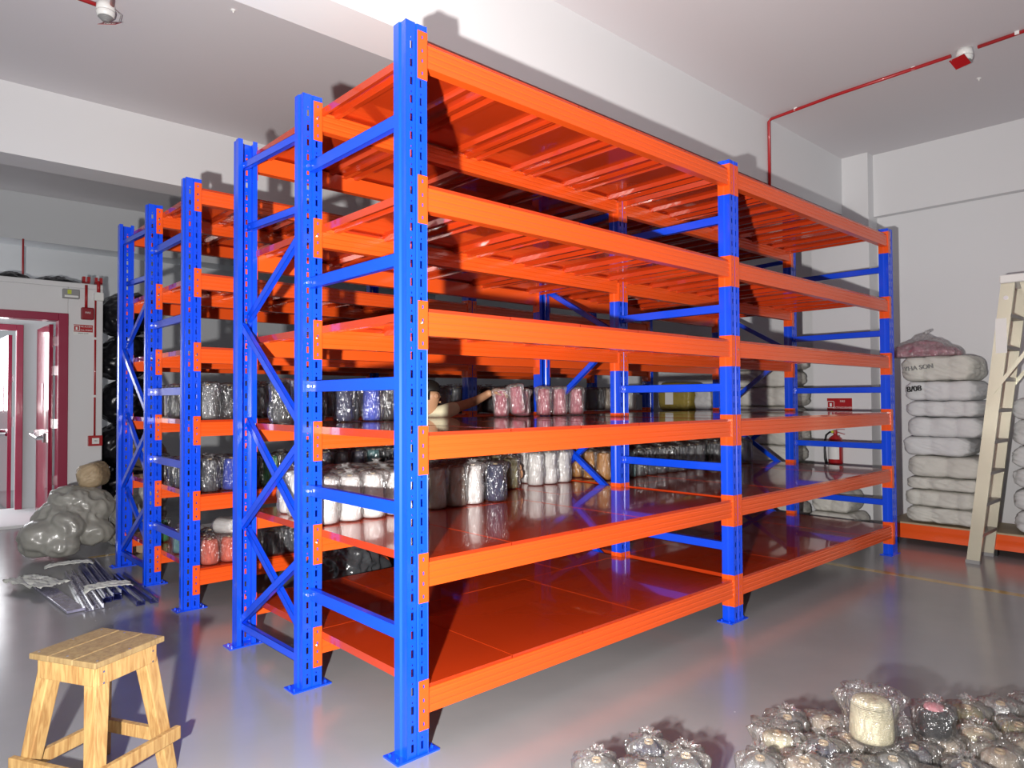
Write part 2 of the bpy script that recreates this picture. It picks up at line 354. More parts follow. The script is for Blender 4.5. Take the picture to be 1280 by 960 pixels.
def rack(label, y0, y1, y2, name='pallet_rack'):
    t = thing(name, label, 'storage rack', (0, y0, 0), 0, 'blue and orange warehouse racks')
    d1_, d2_ = y1-y0, y2-y0          # y2: outer face (web) of rear upright
    for xi, X in enumerate(XP):
        for row, (yy, back) in enumerate(((0, False), (d1_, False), (d2_, True))):
            rz = PI if back else 0; lx = X + (PW if back else 0)
            u = obj('upright', UP, t, (lx, yy, .004), (0,0,rz))
            obj('base_plate', PLATE, u, (0, 0, -.004))
        for z in TIES:
            o = build('tie_bar', strip((.07, z), (d1_+.004, z), .055, .028, X+.05), 'blue', t)
            for k_, bx in enumerate((.028, .062)):
                if k_ == 0: continue
            br = MB().box((X+.012, d1_-.006, z-.026), (X+.07, d1_-.003, z+.026)); build('tie_bracket', br, 'blue', o)
            bo = MB()
            for bx in (.022, .058): bo.tube([(X+bx, d1_-.016, z), (X+bx, d1_-.006, z)], .008, 8)
            build('bolt', bo, 'zinc', o)
        a, b = d1_+.06, d2_-.06
        segs = [((a,2.80),(b,2.83)), ((a,2.44),(b,2.47)), ((a,.13),(b,.12)), ((a,2.36),(b,1.92)), ((b,1.88),(a,1.30)), ((b,1.32),(a,.72)), ((a,1.24),(b,.70)), ((b,.67),(a,.20)), ((a,.64),(b,.15))]
        if xi: segs = [((b if p_[0] == a else a, p_[1]), (b if q_[0] == a else a, q_[1])) for p_, q_ in segs]
        for i, (p, q) in enumerate(segs):
            off = (.032, .066)[i % 2]
            build('frame_brace', strip(p, q, .042, .026, X+off), 'blue', t)
    dk = {}
    for lv, zt in enumerate(LV):
        for bay in (0, 1):
            x0 = XP[bay]+PW; L = XP[bay+1]-x0
            for row, (yy, back) in enumerate(((.003, False), (d1_+.003, False), (d2_-.003, True))):
                bl = (x0+.004) if not back else (x0+L-.004)
                b = obj('beam', BEAMS[bay], t, (bl, yy, zt-.004), (0,0,PI if back else 0))
                Lb = L-.008
                obj('beam_connector', CONP, b, (-.004, -.003, CN[lv]-(zt-.004))); obj('beam_connector', CONM, b, (Lb+.004, -.003, CN[lv]-(zt-.004)))
                if row == 1 and lv in (0,1,3,4,5) or row == 0 and lv == 3:
                    obj('safety_pin', PIN, b, (-.030, -.007, CN[lv]-(zt-.004)+.01))
            for dr, (ya, yb) in enumerate(((.012, d1_+.028), (d1_+.034, d2_-.014))):
                n = 5 if (bay == 0 and dr == 0) else 4
                w = L/n; key = (round(w,4), round(yb-ya,4))
                if key not in dk: dk[key] = deck_mesh(w, yb-ya)
                for i in range(n): obj('deck_panel', dk[key], t, (x0+i*w, ya, zt+.004 + (.001 if i % 2 else 0)))
    return t
rack('blue and orange steel pallet rack standing nearest, with six deck levels and two bays', 0, .917, 1.822)
rack('blue and orange steel pallet rack standing behind the near one across the aisle', 2.698, 3.582, 4.505)
LV = [z+.006 for z in LV]

# ---------------------------------------------------------------- yarn cones
def yarn_mesh(r, h, col):
    rt = r*.88
    prof = [(.02,0),(r*.80,.0),(r*.95,.006),(r,.018),(r*.985,h*.3),(rt*1.02,h*.85),(rt,h-.022),(rt*.93,h-.007),(rt*.75,h),(.02,h)]
    return MB().lathe(prof, 24).mesh('yarn', 'yarn_'+col, True)
def tube_mesh(h):
    return MB().lathe([(.0145,-.004),(.0155,0),(.015,h+.005),(.013,h+.006),(.011,h+.004),(.011,h-.01)], 14).mesh('core_tube', 'brown_tube', True)
def bag_mesh(r, h, style, seed, m='bag'):
    n = 44; R = r+.003
    if style == 'dome':
        prof = [(.004,.0012),(R*.75,.0012),(R*.98,.006),(R*1.03,.03),(R*1.05,h*.35),(R*1.04,h*.7),(R*.98,h*.94),(R*.84,h+.010),(R*.5,h+.018),(R*.2,h+.022),(.004,h+.022)]
    elif style == 'knot':
        prof = [(.004,.0012),(R*.78,.0012),(R*1.0,.006),(R*1.04,.03),(R*1.05,h*.4),(R*1.02,h*.8),(R*.96,h*.96),(R*.80,h+.006),(R*.50,h+.016),(R*.20,h+.023),(R*.16,h+.027),(R*.26,h+.036),(R*.34,h+.040)]
    else:  # loose
        prof = [(.004,.0012),(R*.8,.0012),(R*1.0,.005),(R*1.05,.04),(R*1.04,h*.5),(R*1.08,h*.8),(R*1.14,h+.0),(R*1.1,h+.018),(R*.8,h+.030),(R*.5,h+.020),(R*.2,h+.028),(.004,h+.024)]
    # refine profile
    P2 = []
    for i in range(len(prof)-1):
        (r0,z0),(r1,z1) = prof[i], prof[i+1]; st = max(1, int(math.hypot(r1-r0, z1-z0)/.016))
        for k in range(st): P2.append((r0+(r1-r0)*k/st, z0+(z1-z0)*k/st))
    P2.append(prof[-1]); vs = []; fs = []
    for (rr, z) in P2:
        for k in range(n):
            a = 2*PI*k/n; c, s_ = math.cos(a), math.sin(a)
            w = noise.noise(Vector((c*2.3+seed*7, s_*2.3, z*9))) + .55*noise.noise(Vector((c*7+seed*5, s_*7, z*5)))
            w2 = abs(noise.noise(Vector((c*5+seed*3, s_*5+4, z*14+a))))
            top = max(0, min(1, (z-h*.75)/(h*.3)))
            amp = (.009 + .014*top)*min(1, rr/(R*.5))
            f = max(0, w+.35)*amp*1.6 + w2*amp - amp*.2
            if z < .008: f *= .4
            rad = rr + max(-.001, f)*1.0
            vs.append((rad*c, rad*s_, z + (w2*.010*top if rr > .01 else 0)))
    for i in range(len(P2)-1):
        for k in range(n): fs.append((i*n+k, i*n+(k+1) % n, (i+1)*n+(k+1) % n, (i+1)*n+k))
    mb = MB().add(vs, fs)
    if style == 'loose':      # slack flap of film hanging at the side
        fv = []; ff = []; nu, nv = 7, 10
        for i in range(nu):
            for j in range(nv):
                u = i/(nu-1); v = j/(nv-1); z = (h+.01)*(1-v)+.01*v
                ex = u*(.02+.055*v**.7)
                fv.append((R*.98+ex, .012*math.sin(v*9+u*5)+.010*noise.noise(Vector((u*4,v*5,seed))), z-u*.02*(1-v)))
        for i in range(nu-1):
            for j in range(nv-1): ff.append((i*nv+j, i*nv+j+1, (i+1)*nv+j+1, (i+1)*nv+j))
        mb.add(fv, ff)
    return mb.mesh('plastic_bag', m, True, fix=False)
_cache = {}
def cone(col, x, y, z, label, group, size=(.058, .225), style='dome', var=0, rot=(0,0,0), m='bag', name='yarn_cone', sc=1., core=True, brz=None):
    r, h = size
    ky = ('y', r, h, col); kt = ('t', h); kb = ('b', r, h, style, var, m)
    if ky not in _cache: _cache[ky] = yarn_mesh(r, h, col)
    if kt not in _cache: _cache[kt] = tube_mesh(h)
    if kb not in _cache: _cache[kb] = bag_mesh(r, h, style, var, m)
    t = thing(name, label, 'yarn cone', (x, y, z+.001), 0, group); t.rotation_euler = rot; t.scale = (sc,)*3
    obj('yarn', _cache[ky], t, (0,0,.003))
    if core: obj('core_tube', _cache[kt], t, (0,0,.005))
    obj('plastic_bag', _cache[kb], t, rot=(0,0,random.random()*6.28 if brz is None else brz))
    return t
ORD = ['first','second','third','fourth','fifth','sixth','seventh','eighth','ninth','tenth','eleventh','twelfth','thirteenth','fourteenth','fifteenth','sixteenth','seventeenth','eighteenth']
ROW = ['front', 'second', 'third', 'rear', 'fifth']
def jit(a): return random.uniform(-a, a)

# -- near rack, second level up: white cones left, with beige and navy at the front
z = LV[1]
for k in range(4):
    y = 1.045 + .158*k
    xs = [.195+.1445*i for i in range(8)]
    for i, x in enumerate(xs):
        col = 'white'
        if k == 0: col = ['white']*5+['beige','beige','white'][0:3] if False else ['white','white','white','white','white','beige','beige','white'][i]
        elif k == 1 and i in (5, 6): col = 'beige'
        cone(col, x+jit(.006)+(.02 if k % 2 else 0), y+jit(.006), z, f'{col} bagged yarn cone, {ORD[i]} from left, {ROW[k]} row, near rack second level',
             'white and beige cones on the second level', (.060, .235), ('dome','knot','dome')[(i+k) % 3], (i*3+k) % 4, m='bag_milky' if col == 'white' else 'bag')
cone('navy', 1.375, 1.035, z, 'navy bagged yarn cone ending the front row beside the white cones', 'navy and olive cones on the second level', (.060,.23), 'dome', 2)
for i, (x, y) in enumerate(((1.42,1.22),(1.40,1.40),(1.58,1.55),(1.865,1.43),(1.72,1.60),(1.87,1.62))):
    cone('olive', x, y, z, f'olive bagged yarn cone, {ORD[i]} from left of those by the lower hand', 'navy and olive cones on the second level', (.060,.22), 'knot', i % 3)
for k in range(2):
    for i, x in enumerate(((2.125, 2.27, 2.42), (2.19, 2.33, 2.46))[k]):
        cone('white', x, 1.43+.155*k+jit(.005), z, f'bright white bagged yarn cone, {ORD[i]} from left, {("front","back")[k]} row beyond the hand', 'bright white cones near the middle upright', (.058,.235), 'dome', (i+k) % 4, m='bag_milky')
# -- second level, second bay: gold, teal and black cones
for k in range(3):
    y = 1.28+.155*k
    for i in range(16):
        x = 2.76 + .148*i
        col = 'gold' if i < 2 else ('teal' if i == 2 else ('grey' if (i*7+k*5) % 9 == 0 else ('charcoal' if (i+k) % 3 else 'black')))
        if k == 0 and i in (10,): continue
        cone(col, x+jit(.01), y+jit(.01), z, f'{col} bagged yarn cone, {ORD[i]} from left, {ROW[k]} row, right bay second level',
             'dark cones on the right bay\'s second level', (.060,.215), ('dome','knot')[(i+k) % 2], (i+2*k) % 4)
# -- third level: pink, blue and black cones
z = LV[2]
pk = [(1.895,1.56,'pink',.2),(2.135,1.58,'pink',.2),(2.215,1.70,'red',.2),(2.33,1.54,'pink',.2),(2.50,1.53,'pink',.2),(2.70,1.53,'pink',.2)]
for i, (x, y, c, _) in enumerate(pk):
    cone(c, x, y, z, f'{"crimson" if c=="red" else "pink"} bagged yarn cone standing {ORD[i]} from the left on the third level', 'pink cones on the third level', (.052,.205), 'dome', i % 4, m='bag_milky', sc=1.03 if i > 2 else .95)
cone('pink', 2.02, 1.50, z+.022, 'pink bagged yarn cone tilted and gripped by the hand', 'pink cones on the third level', (.052,.205), 'dome', 1, rot=(0,-.16,0), m='bag_milky')
bl = [(.545,1.50,'navy'),(.66,1.62,'charcoal'),(.745,1.50,'blue'),(.87,1.52,'black'),(.985,1.51,'pink'),(.17,1.54,'black'),(.31,1.60,'charcoal'),(.43,1.64,'black')]
for i, (x, y, c) in enumerate(bl):
    nm = ['slate navy','charcoal','bright blue','black','maroon pink','glossy black','charcoal','black'][i]
    where = ['left of the bright blue cone','behind and between the navy and blue cones','behind the front brace','right of the bright blue cone','tucked behind the front upright','by the left end frame','second from the left end frame','at the rear near the left end'][i]
    cone(c, x, y, z, f'{nm} bagged yarn cone {where} on the third level', 'blue and black cones on the third level', (.056,.235), 'dome', i % 4)
# -- far rack
z = LV[2]
for i, (x, y, c, s) in enumerate([(.20,2.84,'grey','loose'),(.36,2.86,'black','dome'),(.165,3.42,'black','dome'),(.30,3.44,'charcoal','dome'),(.17,3.88,'white','dome'),(.32,3.92,'grey','dome'),(4.46,2.90,'charcoal','dome'),(4.60,2.90,'black','dome'),(4.74,2.90,'beige','dome')]):
    cone(c, x, y, z, f'{c} bagged yarn cone, {ORD[i]} counted from the end frame, far rack third level', 'cones on the far rack\'s third level', (.062,.24), s, i % 4)
z = LV[1]
i = 0
for k in range(2):
    for j in range(12):
        x = .215+.15*j; y = 2.83+.16*k
        c = ['charcoal','blue','navy','green','navy','black','navy','charcoal','navy','teal','black','navy'][j] if k == 0 else ('black' if j % 3 else 'navy')
        cone(c, x, y, z, f'{c} bagged yarn cone, {ORD[j]} from left, {("front","back")[k]} row, far rack second level', 'cones on the far rack\'s second level', (.058,.225), 'dome' if j % 2 else 'knot', (j+k) % 4)
for k in range(2):  # made-up rows of dark cones, added to darken the gap and cover the wall
    for j in range(18):
        cone(['black','charcoal','black','navy','black','beige'][(j*5+k) % 6] if k else ['black','charcoal','black'][j % 3], .62+.19*j+.05*k, 2.88+.2*k, LV[2], f'added dark bagged yarn cone, {ORD[j]} from left, {("front","back")[k]} row, far rack third level', 'dark cones on the far rack\'s third level', (.062,.24), 'dome' if j % 2 else 'knot', (j+k) % 4)
z = LV[1]
for i, (x, y, c) in enumerate([(.16,3.36,'black'),(.30,3.38,'navy'),(.16,3.20,'charcoal'),(.17,3.9,'grey'),(.20,3.05,'black')]):
    if i == 4: continue
    cone(c, x, y, z, f'{c} bagged yarn cone, {ORD[i]} of the rear ones, far rack second level', 'cones on the far rack\'s second level', (.060,.20), 'dome', i % 4)
z = LV[0]
for i, (x, y, c) in enumerate([(.205,2.80,'salmon'),(.345,2.80,'salmon'),(.49,2.80,'salmon'),(.66,2.80,'black'),(.82,2.80,'charcoal'),(.96,2.81,'black'),(.22,2.97,'salmon'),(.36,2.98,'salmon'),(.18,3.14,'teal'),(.33,3.16,'charcoal'),(.18,3.33,'teal'),(.19,3.9,'green'),(1.12,2.82,'charcoal'),(1.28,2.82,'black')]):
    cone(c, x, y, z, f'{c} bagged yarn cone, {ORD[i]} counted from the end frame, far rack lowest level', 'cones on the far rack\'s lowest level', (.062,.17), 'dome', i % 4)
cone('white', .30, 2.93, z+.245, 'white bagged yarn cone lying on top of the salmon cones', 'cones on the far rack\'s lowest level', (.055,.16), 'dome', 1, rot=(PI/2, 0, .5))
cone('red', .18, 3.02, z+.25, 'red bagged yarn cone lying on top of the salmon cones', 'cones on the far rack\'s lowest level', (.045,.13), 'dome', 2, rot=(PI/2, 0, -.9))

# -- pile on the floor at the lower right
pile = [ # x, y, colour, style
 (.465,-.83,'navy','knot'),(.335,-.90,'grey','dome'),(.47,-.98,'charcoal','knot'),(.24,-.78,'grey','knot'),
 (.64,-1.16,'grey','knot'),(.73,-1.27,'beige','knot'),
 (.86,-1.11,'cream','loose'),(1.00,-1.08,'grey','knot'),(.90,-1.26,'navy','knot'),(1.13,-1.17,'beige','dome'),(1.03,-1.29,'beige','knot'),(.83,-1.40,'charcoal','dome'),
 (.98,-1.46,'grey','knot'),(1.16,-1.33,'beige','dome'),(1.12,-1.48,'navy','dome'),(1.29,-1.37,'grey','dome'),(1.27,-1.53,'beige','dome'),(1.44,-1.44,'grey','dome'),
 (1.42,-1.60,'cream','knot'),(1.59,-1.52,'olive','knot'),(1.58,-1.69,'olive','dome'),(1.73,-1.60,'grey','dome'),(1.27,-1.70,'beige','dome'),(1.12,-1.64,'navy','knot'),(1.42,-1.77,'cream','dome'),(1.74,-1.77,'beige','dome'),(.98,-1.62,'beige','dome'),(1.88,-1.68,'grey','dome')]
for i, (x, y, c, s) in enumerate(pile):
    tilt = (jit(.10), jit(.10), 0)
    wh = 'in the small floor cluster' if i < 4 else 'in the main floor pile'
    cone(c, x, y, .004, f'{c} bagged yarn cone, {(ORD[i] if i < 18 else "edge "+ORD[i-18])} {wh}', 'bagged cones piled on the floor', (.058,.195), s, i % 4, rot=(0,0,0), sc=1.06+jit(.05), m='bag_floor')
cone('cream', 1.0, -1.385, .245, 'tall cream yarn cone in a loose clear bag standing on top of the floor pile', 'bagged cones piled on the floor', (.072,.140), 'loose', 3, core=False, brz=-.74)
cone('black', 1.27, -1.50, .205, 'black yarn cone with a pink cap in a clear bag atop the floor pile', 'bagged cones piled on the floor', (.055,.10), 'knot', 0)
t_ = bpy.context.scene.collection.objects[-1]
pc = [o for o in C.objects if o.get('label', '').startswith('black yarn cone with a pink cap')][0]
M['pinkcap'] = mat('pink_cap', (.62, .25, .29), .6)
build('cap', MB().lathe([(.03, .103), (.034, .108), (.03, .118), (.015, .122)], 16), 'pinkcap', pc, True, loc=(0,0,-.004))

# ---------------------------------------------------------------- bales and sacks
def rbox_mesh(sx, sy, sz, seed, m, bulges=3, crease=.02, n=5, p=7.):
    bm = bmesh.new(); bmesh.ops.create_cube(bm, size=2)
    bmesh.ops.subdivide_edges(bm, edges=bm.edges[:], cuts=30, use_grid_fill=True)
    for v in bm.verts:
        d = v.co.normalized(); k = (abs(d.x)**p+abs(d.y)**p+abs(d.z)**p)**(-1/p)
        q = d*k
        ph = (q.y+1)/2*bulges + .13*math.sin(seed*2.1)
        blk = abs(math.sin(PI*ph))**.35
        gather = 1-.30*max(0, abs(q.y)-.80)/.20
        c = Vector((q.x*(1-.10*(1-blk)), q.y, q.z*(1-.10*(1-blk))*gather))
        cc = Vector((q.x*sx/2, q.y*sy/2, q.z*sz/2))
        nn = noise.noise(cc*7+Vector((seed*5,0,0)))
        cr = (1-abs(noise.noise(Vector((cc.x*9+cc.z*14+seed, cc.y*12-cc.z*18, cc.z*8))))*2)
        cr2 = (1-abs(noise.noise(Vector((cc.x*22+seed, cc.y*24+cc.z*30, cc.z*20))))*2)
        a_ = nn*.016 + cr*crease*.55 + cr2*crease*.28
        c = Vector((c.x*sx/2, c.y*sy/2, c.z*sz/2)) + Vector((d.x, d.y, d.z*.45))*a_
        v.co = c
    for ax, L in enumerate((sx, sy, sz)):
        lo = min(v.co[ax] for v in bm.verts); hi = max(v.co[ax] for v in bm.verts)
        for v in bm.verts: v.co[ax] = ((v.co[ax]-lo)/(hi-lo)-.5)*L
    if m != 'foam':
        for v in bm.verts:      # bottom and top rest flat on the neighbours
            v.co.z = max(-sz*.485, min(sz*.485, v.co.z*1.05))
    me = bpy.data.meshes.new('bale'); bm.to_mesh(me); bm.free(); me.materials.append(M[m])
    me.polygons.foreach_set('use_smooth', [True]*len(me.polygons)); return me
def bale(x, y, z, s, label, group, m='sack', seed=1, rz=0, name='fabric_bale', cat='bale', bulges=3, crease=.02):
    o = obj(name, rbox_mesh(*s, seed, m, bulges, crease), None, (x, y, z+s[2]/2), (0,0,rz)); tag(o, label, cat, group); return o
edges = [.225,.381,.541,.671,.871,1.054,1.247,1.40,1.59,1.83]
bn = ['lowest, creased white', 'second from the bottom, cream with vertical folds', 'third from the bottom, creased white','fourth from the bottom, cream', 'fifth from the bottom, white','sixth from the bottom, white','seventh from the bottom, greyish white','third from the top', 'second from the top, marked in black','topmost']
stk = []
for i in range(9):
    z0, z1 = edges[i], edges[i+1]
    lab = ['bottom bale of the main stack, creased white woven cloth','cream bale with vertical folds, second from the bottom of the main stack','creased white bale, third from the bottom of the main stack','cream bale with squared bulges, fourth from the bottom of the main stack','smooth white bale, fifth from the bottom of the main stack','white bale with two squared bulges, sixth from the bottom of the main stack','greyish white bale with knotted end, third from the top of the main stack','white bale with a black handwritten number, second from the top of the main stack','topmost bale of the main stack, faint grey handwriting on it'][i]
    w = [.66,.66,.66,.66,.60,.66,.66,.64,.66][i]
    b = bale(6.16, -.205+(.0,.01,-.01,-.02,.04,-.02,-.02,.0,.02)[i], z0, (.56, w, (z1-z0)*1.02), lab, 'bales stacked by the right wall', 'sack' if i in (0,1,2,3,8) else 'sack_white', i+1, bulges=(3,4,3,2,2,3,4,3,3)[i], crease=.022 if i in (0,2,8) else .012)
    stk.append(b)
def on_bale(b, txt, size, m, dy, dz, tilt=0):
    me = text_mesh(txt, size, m, .012); o = obj('handwriting', me, b, (-.288, dy, dz), (PI/2+.0, tilt, -PI/2)); return o
on_bale(stk[7], '8/08', .075, 'ink', .20, .02, -.12)
on_bale(stk[8], 'YHA SON', .060, 'greyink', .14, .01, -.10)
# second stack right of ladder and further stacks
for i, (z0, z1) in enumerate(((.225,.42),(.42,.62),(.62,.80),(.80,1.0),(1.0,1.23),(1.23,1.42))):
    bale(6.18, -1.10, z0, (.56, .70, (z1-z0)*1.02), f'white bale, {("lowest","second","third","fourth","fifth","topmost")[i]} of the stack seen through the ladder', 'bales behind the ladder', 'sack_white', 20+i, bulges=3)
for i, (z0, z1) in enumerate(((.0,.25),(.25,.46),(.46,.68),(.68,.90),(.90,1.12),(1.12,1.34),(1.34,1.56),(1.56,1.76),(1.76,1.94))):
    bale(6.22, 1.65+(.03 if i % 2 else -.02), z0, (.56, .78, (z1-z0)*1.02), f'cream bale, {ORD[i]} from the floor in the stack behind the rack beside the column', 'bales beyond the racks', 'sack', 40+i, bulges=3)
for i, (z0, z1) in enumerate(((.0,.25),(.25,.5),(.5,.75),(.75,1.0),(1.0,1.26))):
    bale(6.22, 2.62+(.02 if i % 2 else -.02), z0, (.56, .90, (z1-z0)*1.02), f'grey white bale, {ORD[i]} from the floor in the low stack behind the rack', 'bales beyond the racks', 'sack_white', 60+i, bulges=3)
yb = bale(6.15, 2.82, 1.27, (.42, .50, .38), 'yellow wrapped bundle with a white paper label on the low stack', None, 'yellowwrap', 71, name='wrapped_bundle', cat='bundle', bulges=1, crease=.01)
build('paper_label', MB().box((-.226, -.02, -.10), (-.222, .10, .06)), 'label_white', yb)
bale(6.10, 2.42, 1.27, (.24, .26, .32), 'white plastic sack beside the yellow bundle on the low stack', None, 'sack_white', 72, name='plastic_sack', cat='sack', bulges=1)
cone('cream', 6.05, 2.22, 1.275, 'cream bagged yarn cone beside the white sack on the low stack', None, (.08,.26), 'dome', 1)
cone('white', 5.12, 2.87, LV[2], 'large white yarn cone at the right end of the far rack\'s third level', None, (.085,.26), 'dome', 2, m='bag_milky')
# back corner bale, small ones between column and rack
bale(6.0, .78, .0, (.5, .5, .24), 'cream bale on the floor in front of the white column', 'bales by the white column', 'sack', 80, bulges=2)
bale(6.02, .80, .24, (.46, .44, .22), 'cream bale on top of another before the white column', 'bales by the white column', 'sack', 81, bulges=2)

# low orange pallet beam rack that carries the stacks
lr = thing('low_pallet_rack', 'low orange steel base beam under the bale stacks by the right wall', 'pallet rack', (5.9, 0, 0))
build('front_beam', MB().extrude([(0,.06),(.004,.10),(.004,.12),(0,.15),(0,.20),(.05,.20),(.05,.06)], 'y', -1.55, .28) , 'orange', lr)
build('rear_beam', MB().box((.56, -1.55, .06), (.61, .28, .20)), 'orange', lr)
build('deck', MB().box((.0, -1.55, .20), (.61, .28, .215)), 'tan', lr)
ft = MB()
for yy in (-1.5, -.62, .22): 
    for xx in (.02, .54): ft.box((xx, yy-.03, 0), (xx+.05, yy+.03, .06))
build('foot_blocks', ft, 'black', lr)

# pink plastic bag on top of the stack
def lumpy_mesh(blobs, seed, m, nz=18, amp=.020, freq=7, name='sack'):
    bm = bmesh.new(); bmesh.ops.create_icosphere(bm, subdivisions=6, radius=1)
    c0 = Vector((0,0,0))
    for v in bm.verts:
        d = v.co.normalized(); best = .02
        for (bx, by, bz, rx, ry, rz) in blobs:
            o = Vector((-bx/rx, -by/ry, -bz/rz)); e = Vector((d.x/rx, d.y/ry, d.z/rz))
            A = e.dot(e); B = 2*o.dot(e); Cc = o.dot(o)-1; D = B*B-4*A*Cc
            if D > 0:
                tt = (-B+math.sqrt(D))/(2*A)
                if tt > best: best = tt
        p = d*best
        p += d*(noise.noise(p*freq+Vector((seed,0,0)))*amp + (1-abs(noise.noise(p*freq*1.6+Vector((0,seed,0))))*3)*amp*.9 + (1-abs(noise.noise(p*freq*4+Vector((0,seed,3))))*3)*amp*.35)
        v.co = p
    for _ in range(3): bmesh.ops.smooth_vert(bm, verts=bm.verts, factor=.4, use_axis_x=True, use_axis_y=True, use_axis_z=True)
    zf = -min(0, 0)
    for v in bm.verts:
        if v.co.z < 0: v.co.z = max(v.co.z, nz) if nz < 0 else v.co.z
    me = bpy.data.meshes.new(name); bm.to_mesh(me); bm.free(); me.materials.append(M[m])
    me.polygons.foreach_set('use_smooth', [True]*len(me.polygons)); return me
M['pinkyarn'] = mat('dusty_pink_yarn', (.42, .10, .16), .7, var=.35, vscale=14)
pb = thing('plastic_bag_of_yarn', 'clear knotted plastic bag of pink yarn on top of the main bale stack', 'bag', (6.12, -.02, 1.885))
yb_ = obj('yarn', lumpy_mesh([(0,0,0,.2,.22,.10),(-.05,.14,-.02,.15,.16,.08),(-.03,-.17,-.02,.15,.14,.07)], 3, 'pinkyarn', -.05), pb)
obj('plastic_film', lumpy_mesh([(0,0,.01,.22,.24,.13),(-.05,.16,-.02,.16,.18,.09),(-.03,-.18,-.02,.16,.16,.08),(0,.02,.13,.08,.08,.05)], 5, 'bag_milky', -.055, amp=.016), pb)
build('knotted_tail', MB().tube([(0,.02,.10),(-.01,.01,.15),(.0,-.03,.20),(.02,-.06,.215)], [.03,.014,.02,.012], 8), 'bag_milky', pb, True)

# sacks at the left, behind the far rack
s1 = obj('plastic_sack', lumpy_mesh([(0,0,0,.30,.26,.22),(-.22,-.12,-.10,.20,.20,.17),(.14,.02,.12,.24,.22,.17),(-.06,-.22,-.02,.15,.14,.14),(.18,-.16,-.10,.16,.14,.12),(-.10,-.28,-.18,.15,.10,.09),(.02,.0,.22,.18,.18,.10)], 2, 'greysack', -.29), None, (-.20, 5.38, .30))
tag(s1, 'large grey translucent plastic sack slumped on the floor in front of the doorway wall', 'sack', 'sacks heaped by the doorway')
s2 = obj('plastic_sack', lumpy_mesh([(0,0,0,.24,.24,.30),(.05,-.06,.18,.20,.2,.2),(0,.05,-.2,.26,.24,.16)], 9, 'greysack', -.30), None, (.42, 5.44, .31))
tag(s2, 'upright grey plastic sack behind the rear corner upright', 'sack', 'sacks heaped by the doorway')
s3 = obj('wrapped_roll', rbox_mesh(.26, .52, .25, 5, 'tan', 2, .02, p=3.), None, (.06, 5.66, .70), (0, .25, 1.15+PI/2)); tag(s3, 'tan paper wrapped roll lying across the heap of sacks', 'roll', 'tan rolls on the sacks')
s4 = obj('wrapped_roll', rbox_mesh(.30, .50, .30, 8, 'tan', 1, .02, p=3.), None, (.50, 5.60, .88), (0, -.2, .5)); tag(s4, 'tan wrapped bundle at the top of the heap of sacks', 'roll', 'tan rolls on the sacks')
for i, (x, y, z_, sc_) in enumerate(((.91,8.05,.30,1.05),(.89,8.08,.87,1.05),(.93,8.04,1.44,1.05),(.90,8.06,2.01,1.05),(.91,8.05,2.58,1.05))):
    o = obj('plastic_sack', lumpy_mesh([(0,0,0,.30,.36,.27),(.10,-.14,.03,.22,.22,.24),(-.12,-.10,-.03,.22,.24,.24)], 20+i, 'blacksack', -.28), None, (x, y, z_)); o.scale = (sc_,)*3
    tag(o, f'black plastic sack beside the white partition, {ORD[i]} from the floor of its stack', 'sack', 'black sacks stacked beside the partition')
for i, x in enumerate((-.95, -.40, .12)):
    o = obj('plastic_sack', lumpy_mesh([(0,0,0,.24,.20,.07),(.14,.0,-.02,.14,.18,.06),(-.12,.05,.0,.15,.16,.07)], 30+i, 'blacksack', -.11), None, (x, 7.92, 2.915)); tag(o, f'flat black sack lying on the partition roof, {ORD[i]} from the left', 'sack', 'black sacks on the partition roof')
build('black_strap', MB().tube([(0,-.14,-.1),(.1,-.10,-.1),(.14,0,-.1),(.1,.10,-.08),(0,.14,-.07),(-.1,.1,-.07),(-.14,0,-.08),(-.1,-.1,-.1),(0,-.14,-.1)], .012, 8), 'black', s4)
bx_ = build('wooden_block', MB().box((-.09,-.12,0),(.09,.12,.10)).box((.10,-.08,0),(.2,.1,.09)), 'tan', None, bevel=.006, loc=(.27, 5.02, 0), rot=(0,0,.2)); tag(bx_, 'pale cardboard scrap beside the upright sack on the floor', 'cardboard')
dsk = obj('plastic_sack', lumpy_mesh([(0,0,0,.28,.20,.20),(.20,.03,-.04,.16,.17,.15),(-.20,0,-.04,.16,.16,.15)], 6, 'darksack', -.19), None, (.98, 2.25, .21)); tag(dsk, 'dark grey plastic sack on the floor in the aisle between the racks', 'sack')

# ---------------------------------------------------------------- steel pieces bundle on floor
def channel_mesh(L, w=.055, h=.032, t=.003):
    sec = [(0,0),(w,0),(w,h),(w-.012,h),(w-.012,h-t),(w-t,h-t),(w-t,t),(t,t),(t,h-t),(.012,h-t),(.012,h),(0,h)]
    return MB().extrude(sec, 'y', 0, L).mesh('steel_channel', 'navy_steel')
M['steel_film'] = mat('film_wrapped_steel', (.30, .29, .40), .22, metal=.2, coat=.6, bump=.25, bscale=25, var=.35, vscale=20)
ch = channel_mesh(1.28)
st = [(-.52,3.20,.004,-.10,'flat'),(-.43,3.18,.004,-.10,0),(-.365,3.20,.040,-.08,0),(-.30,3.30,.004,-.09,0),(-.235,3.32,.004,-.08,0),(-.17,3.34,.004,-.06,0),(-.31,3.36,.040,-.09,0),(-.24,3.38,.040,-.08,0),(-.115,3.05,.004,-.10,1),(-.205,3.05,.004,-.14,1)]
st = [(-.60,3.18,.003,-.06,'flat'),(-.50,3.15,.003,-.08,0),(-.435,3.17,.003,-.07,0),(-.36,3.30,.003,-.07,0),(-.29,3.32,.003,-.07,0),(-.345,3.30,.037,-.07,0),(-.28,3.36,.037,-.07,0),(-.205,3.05,.003,-.03,1),(-.115,3.05,.003,-.01,1)]
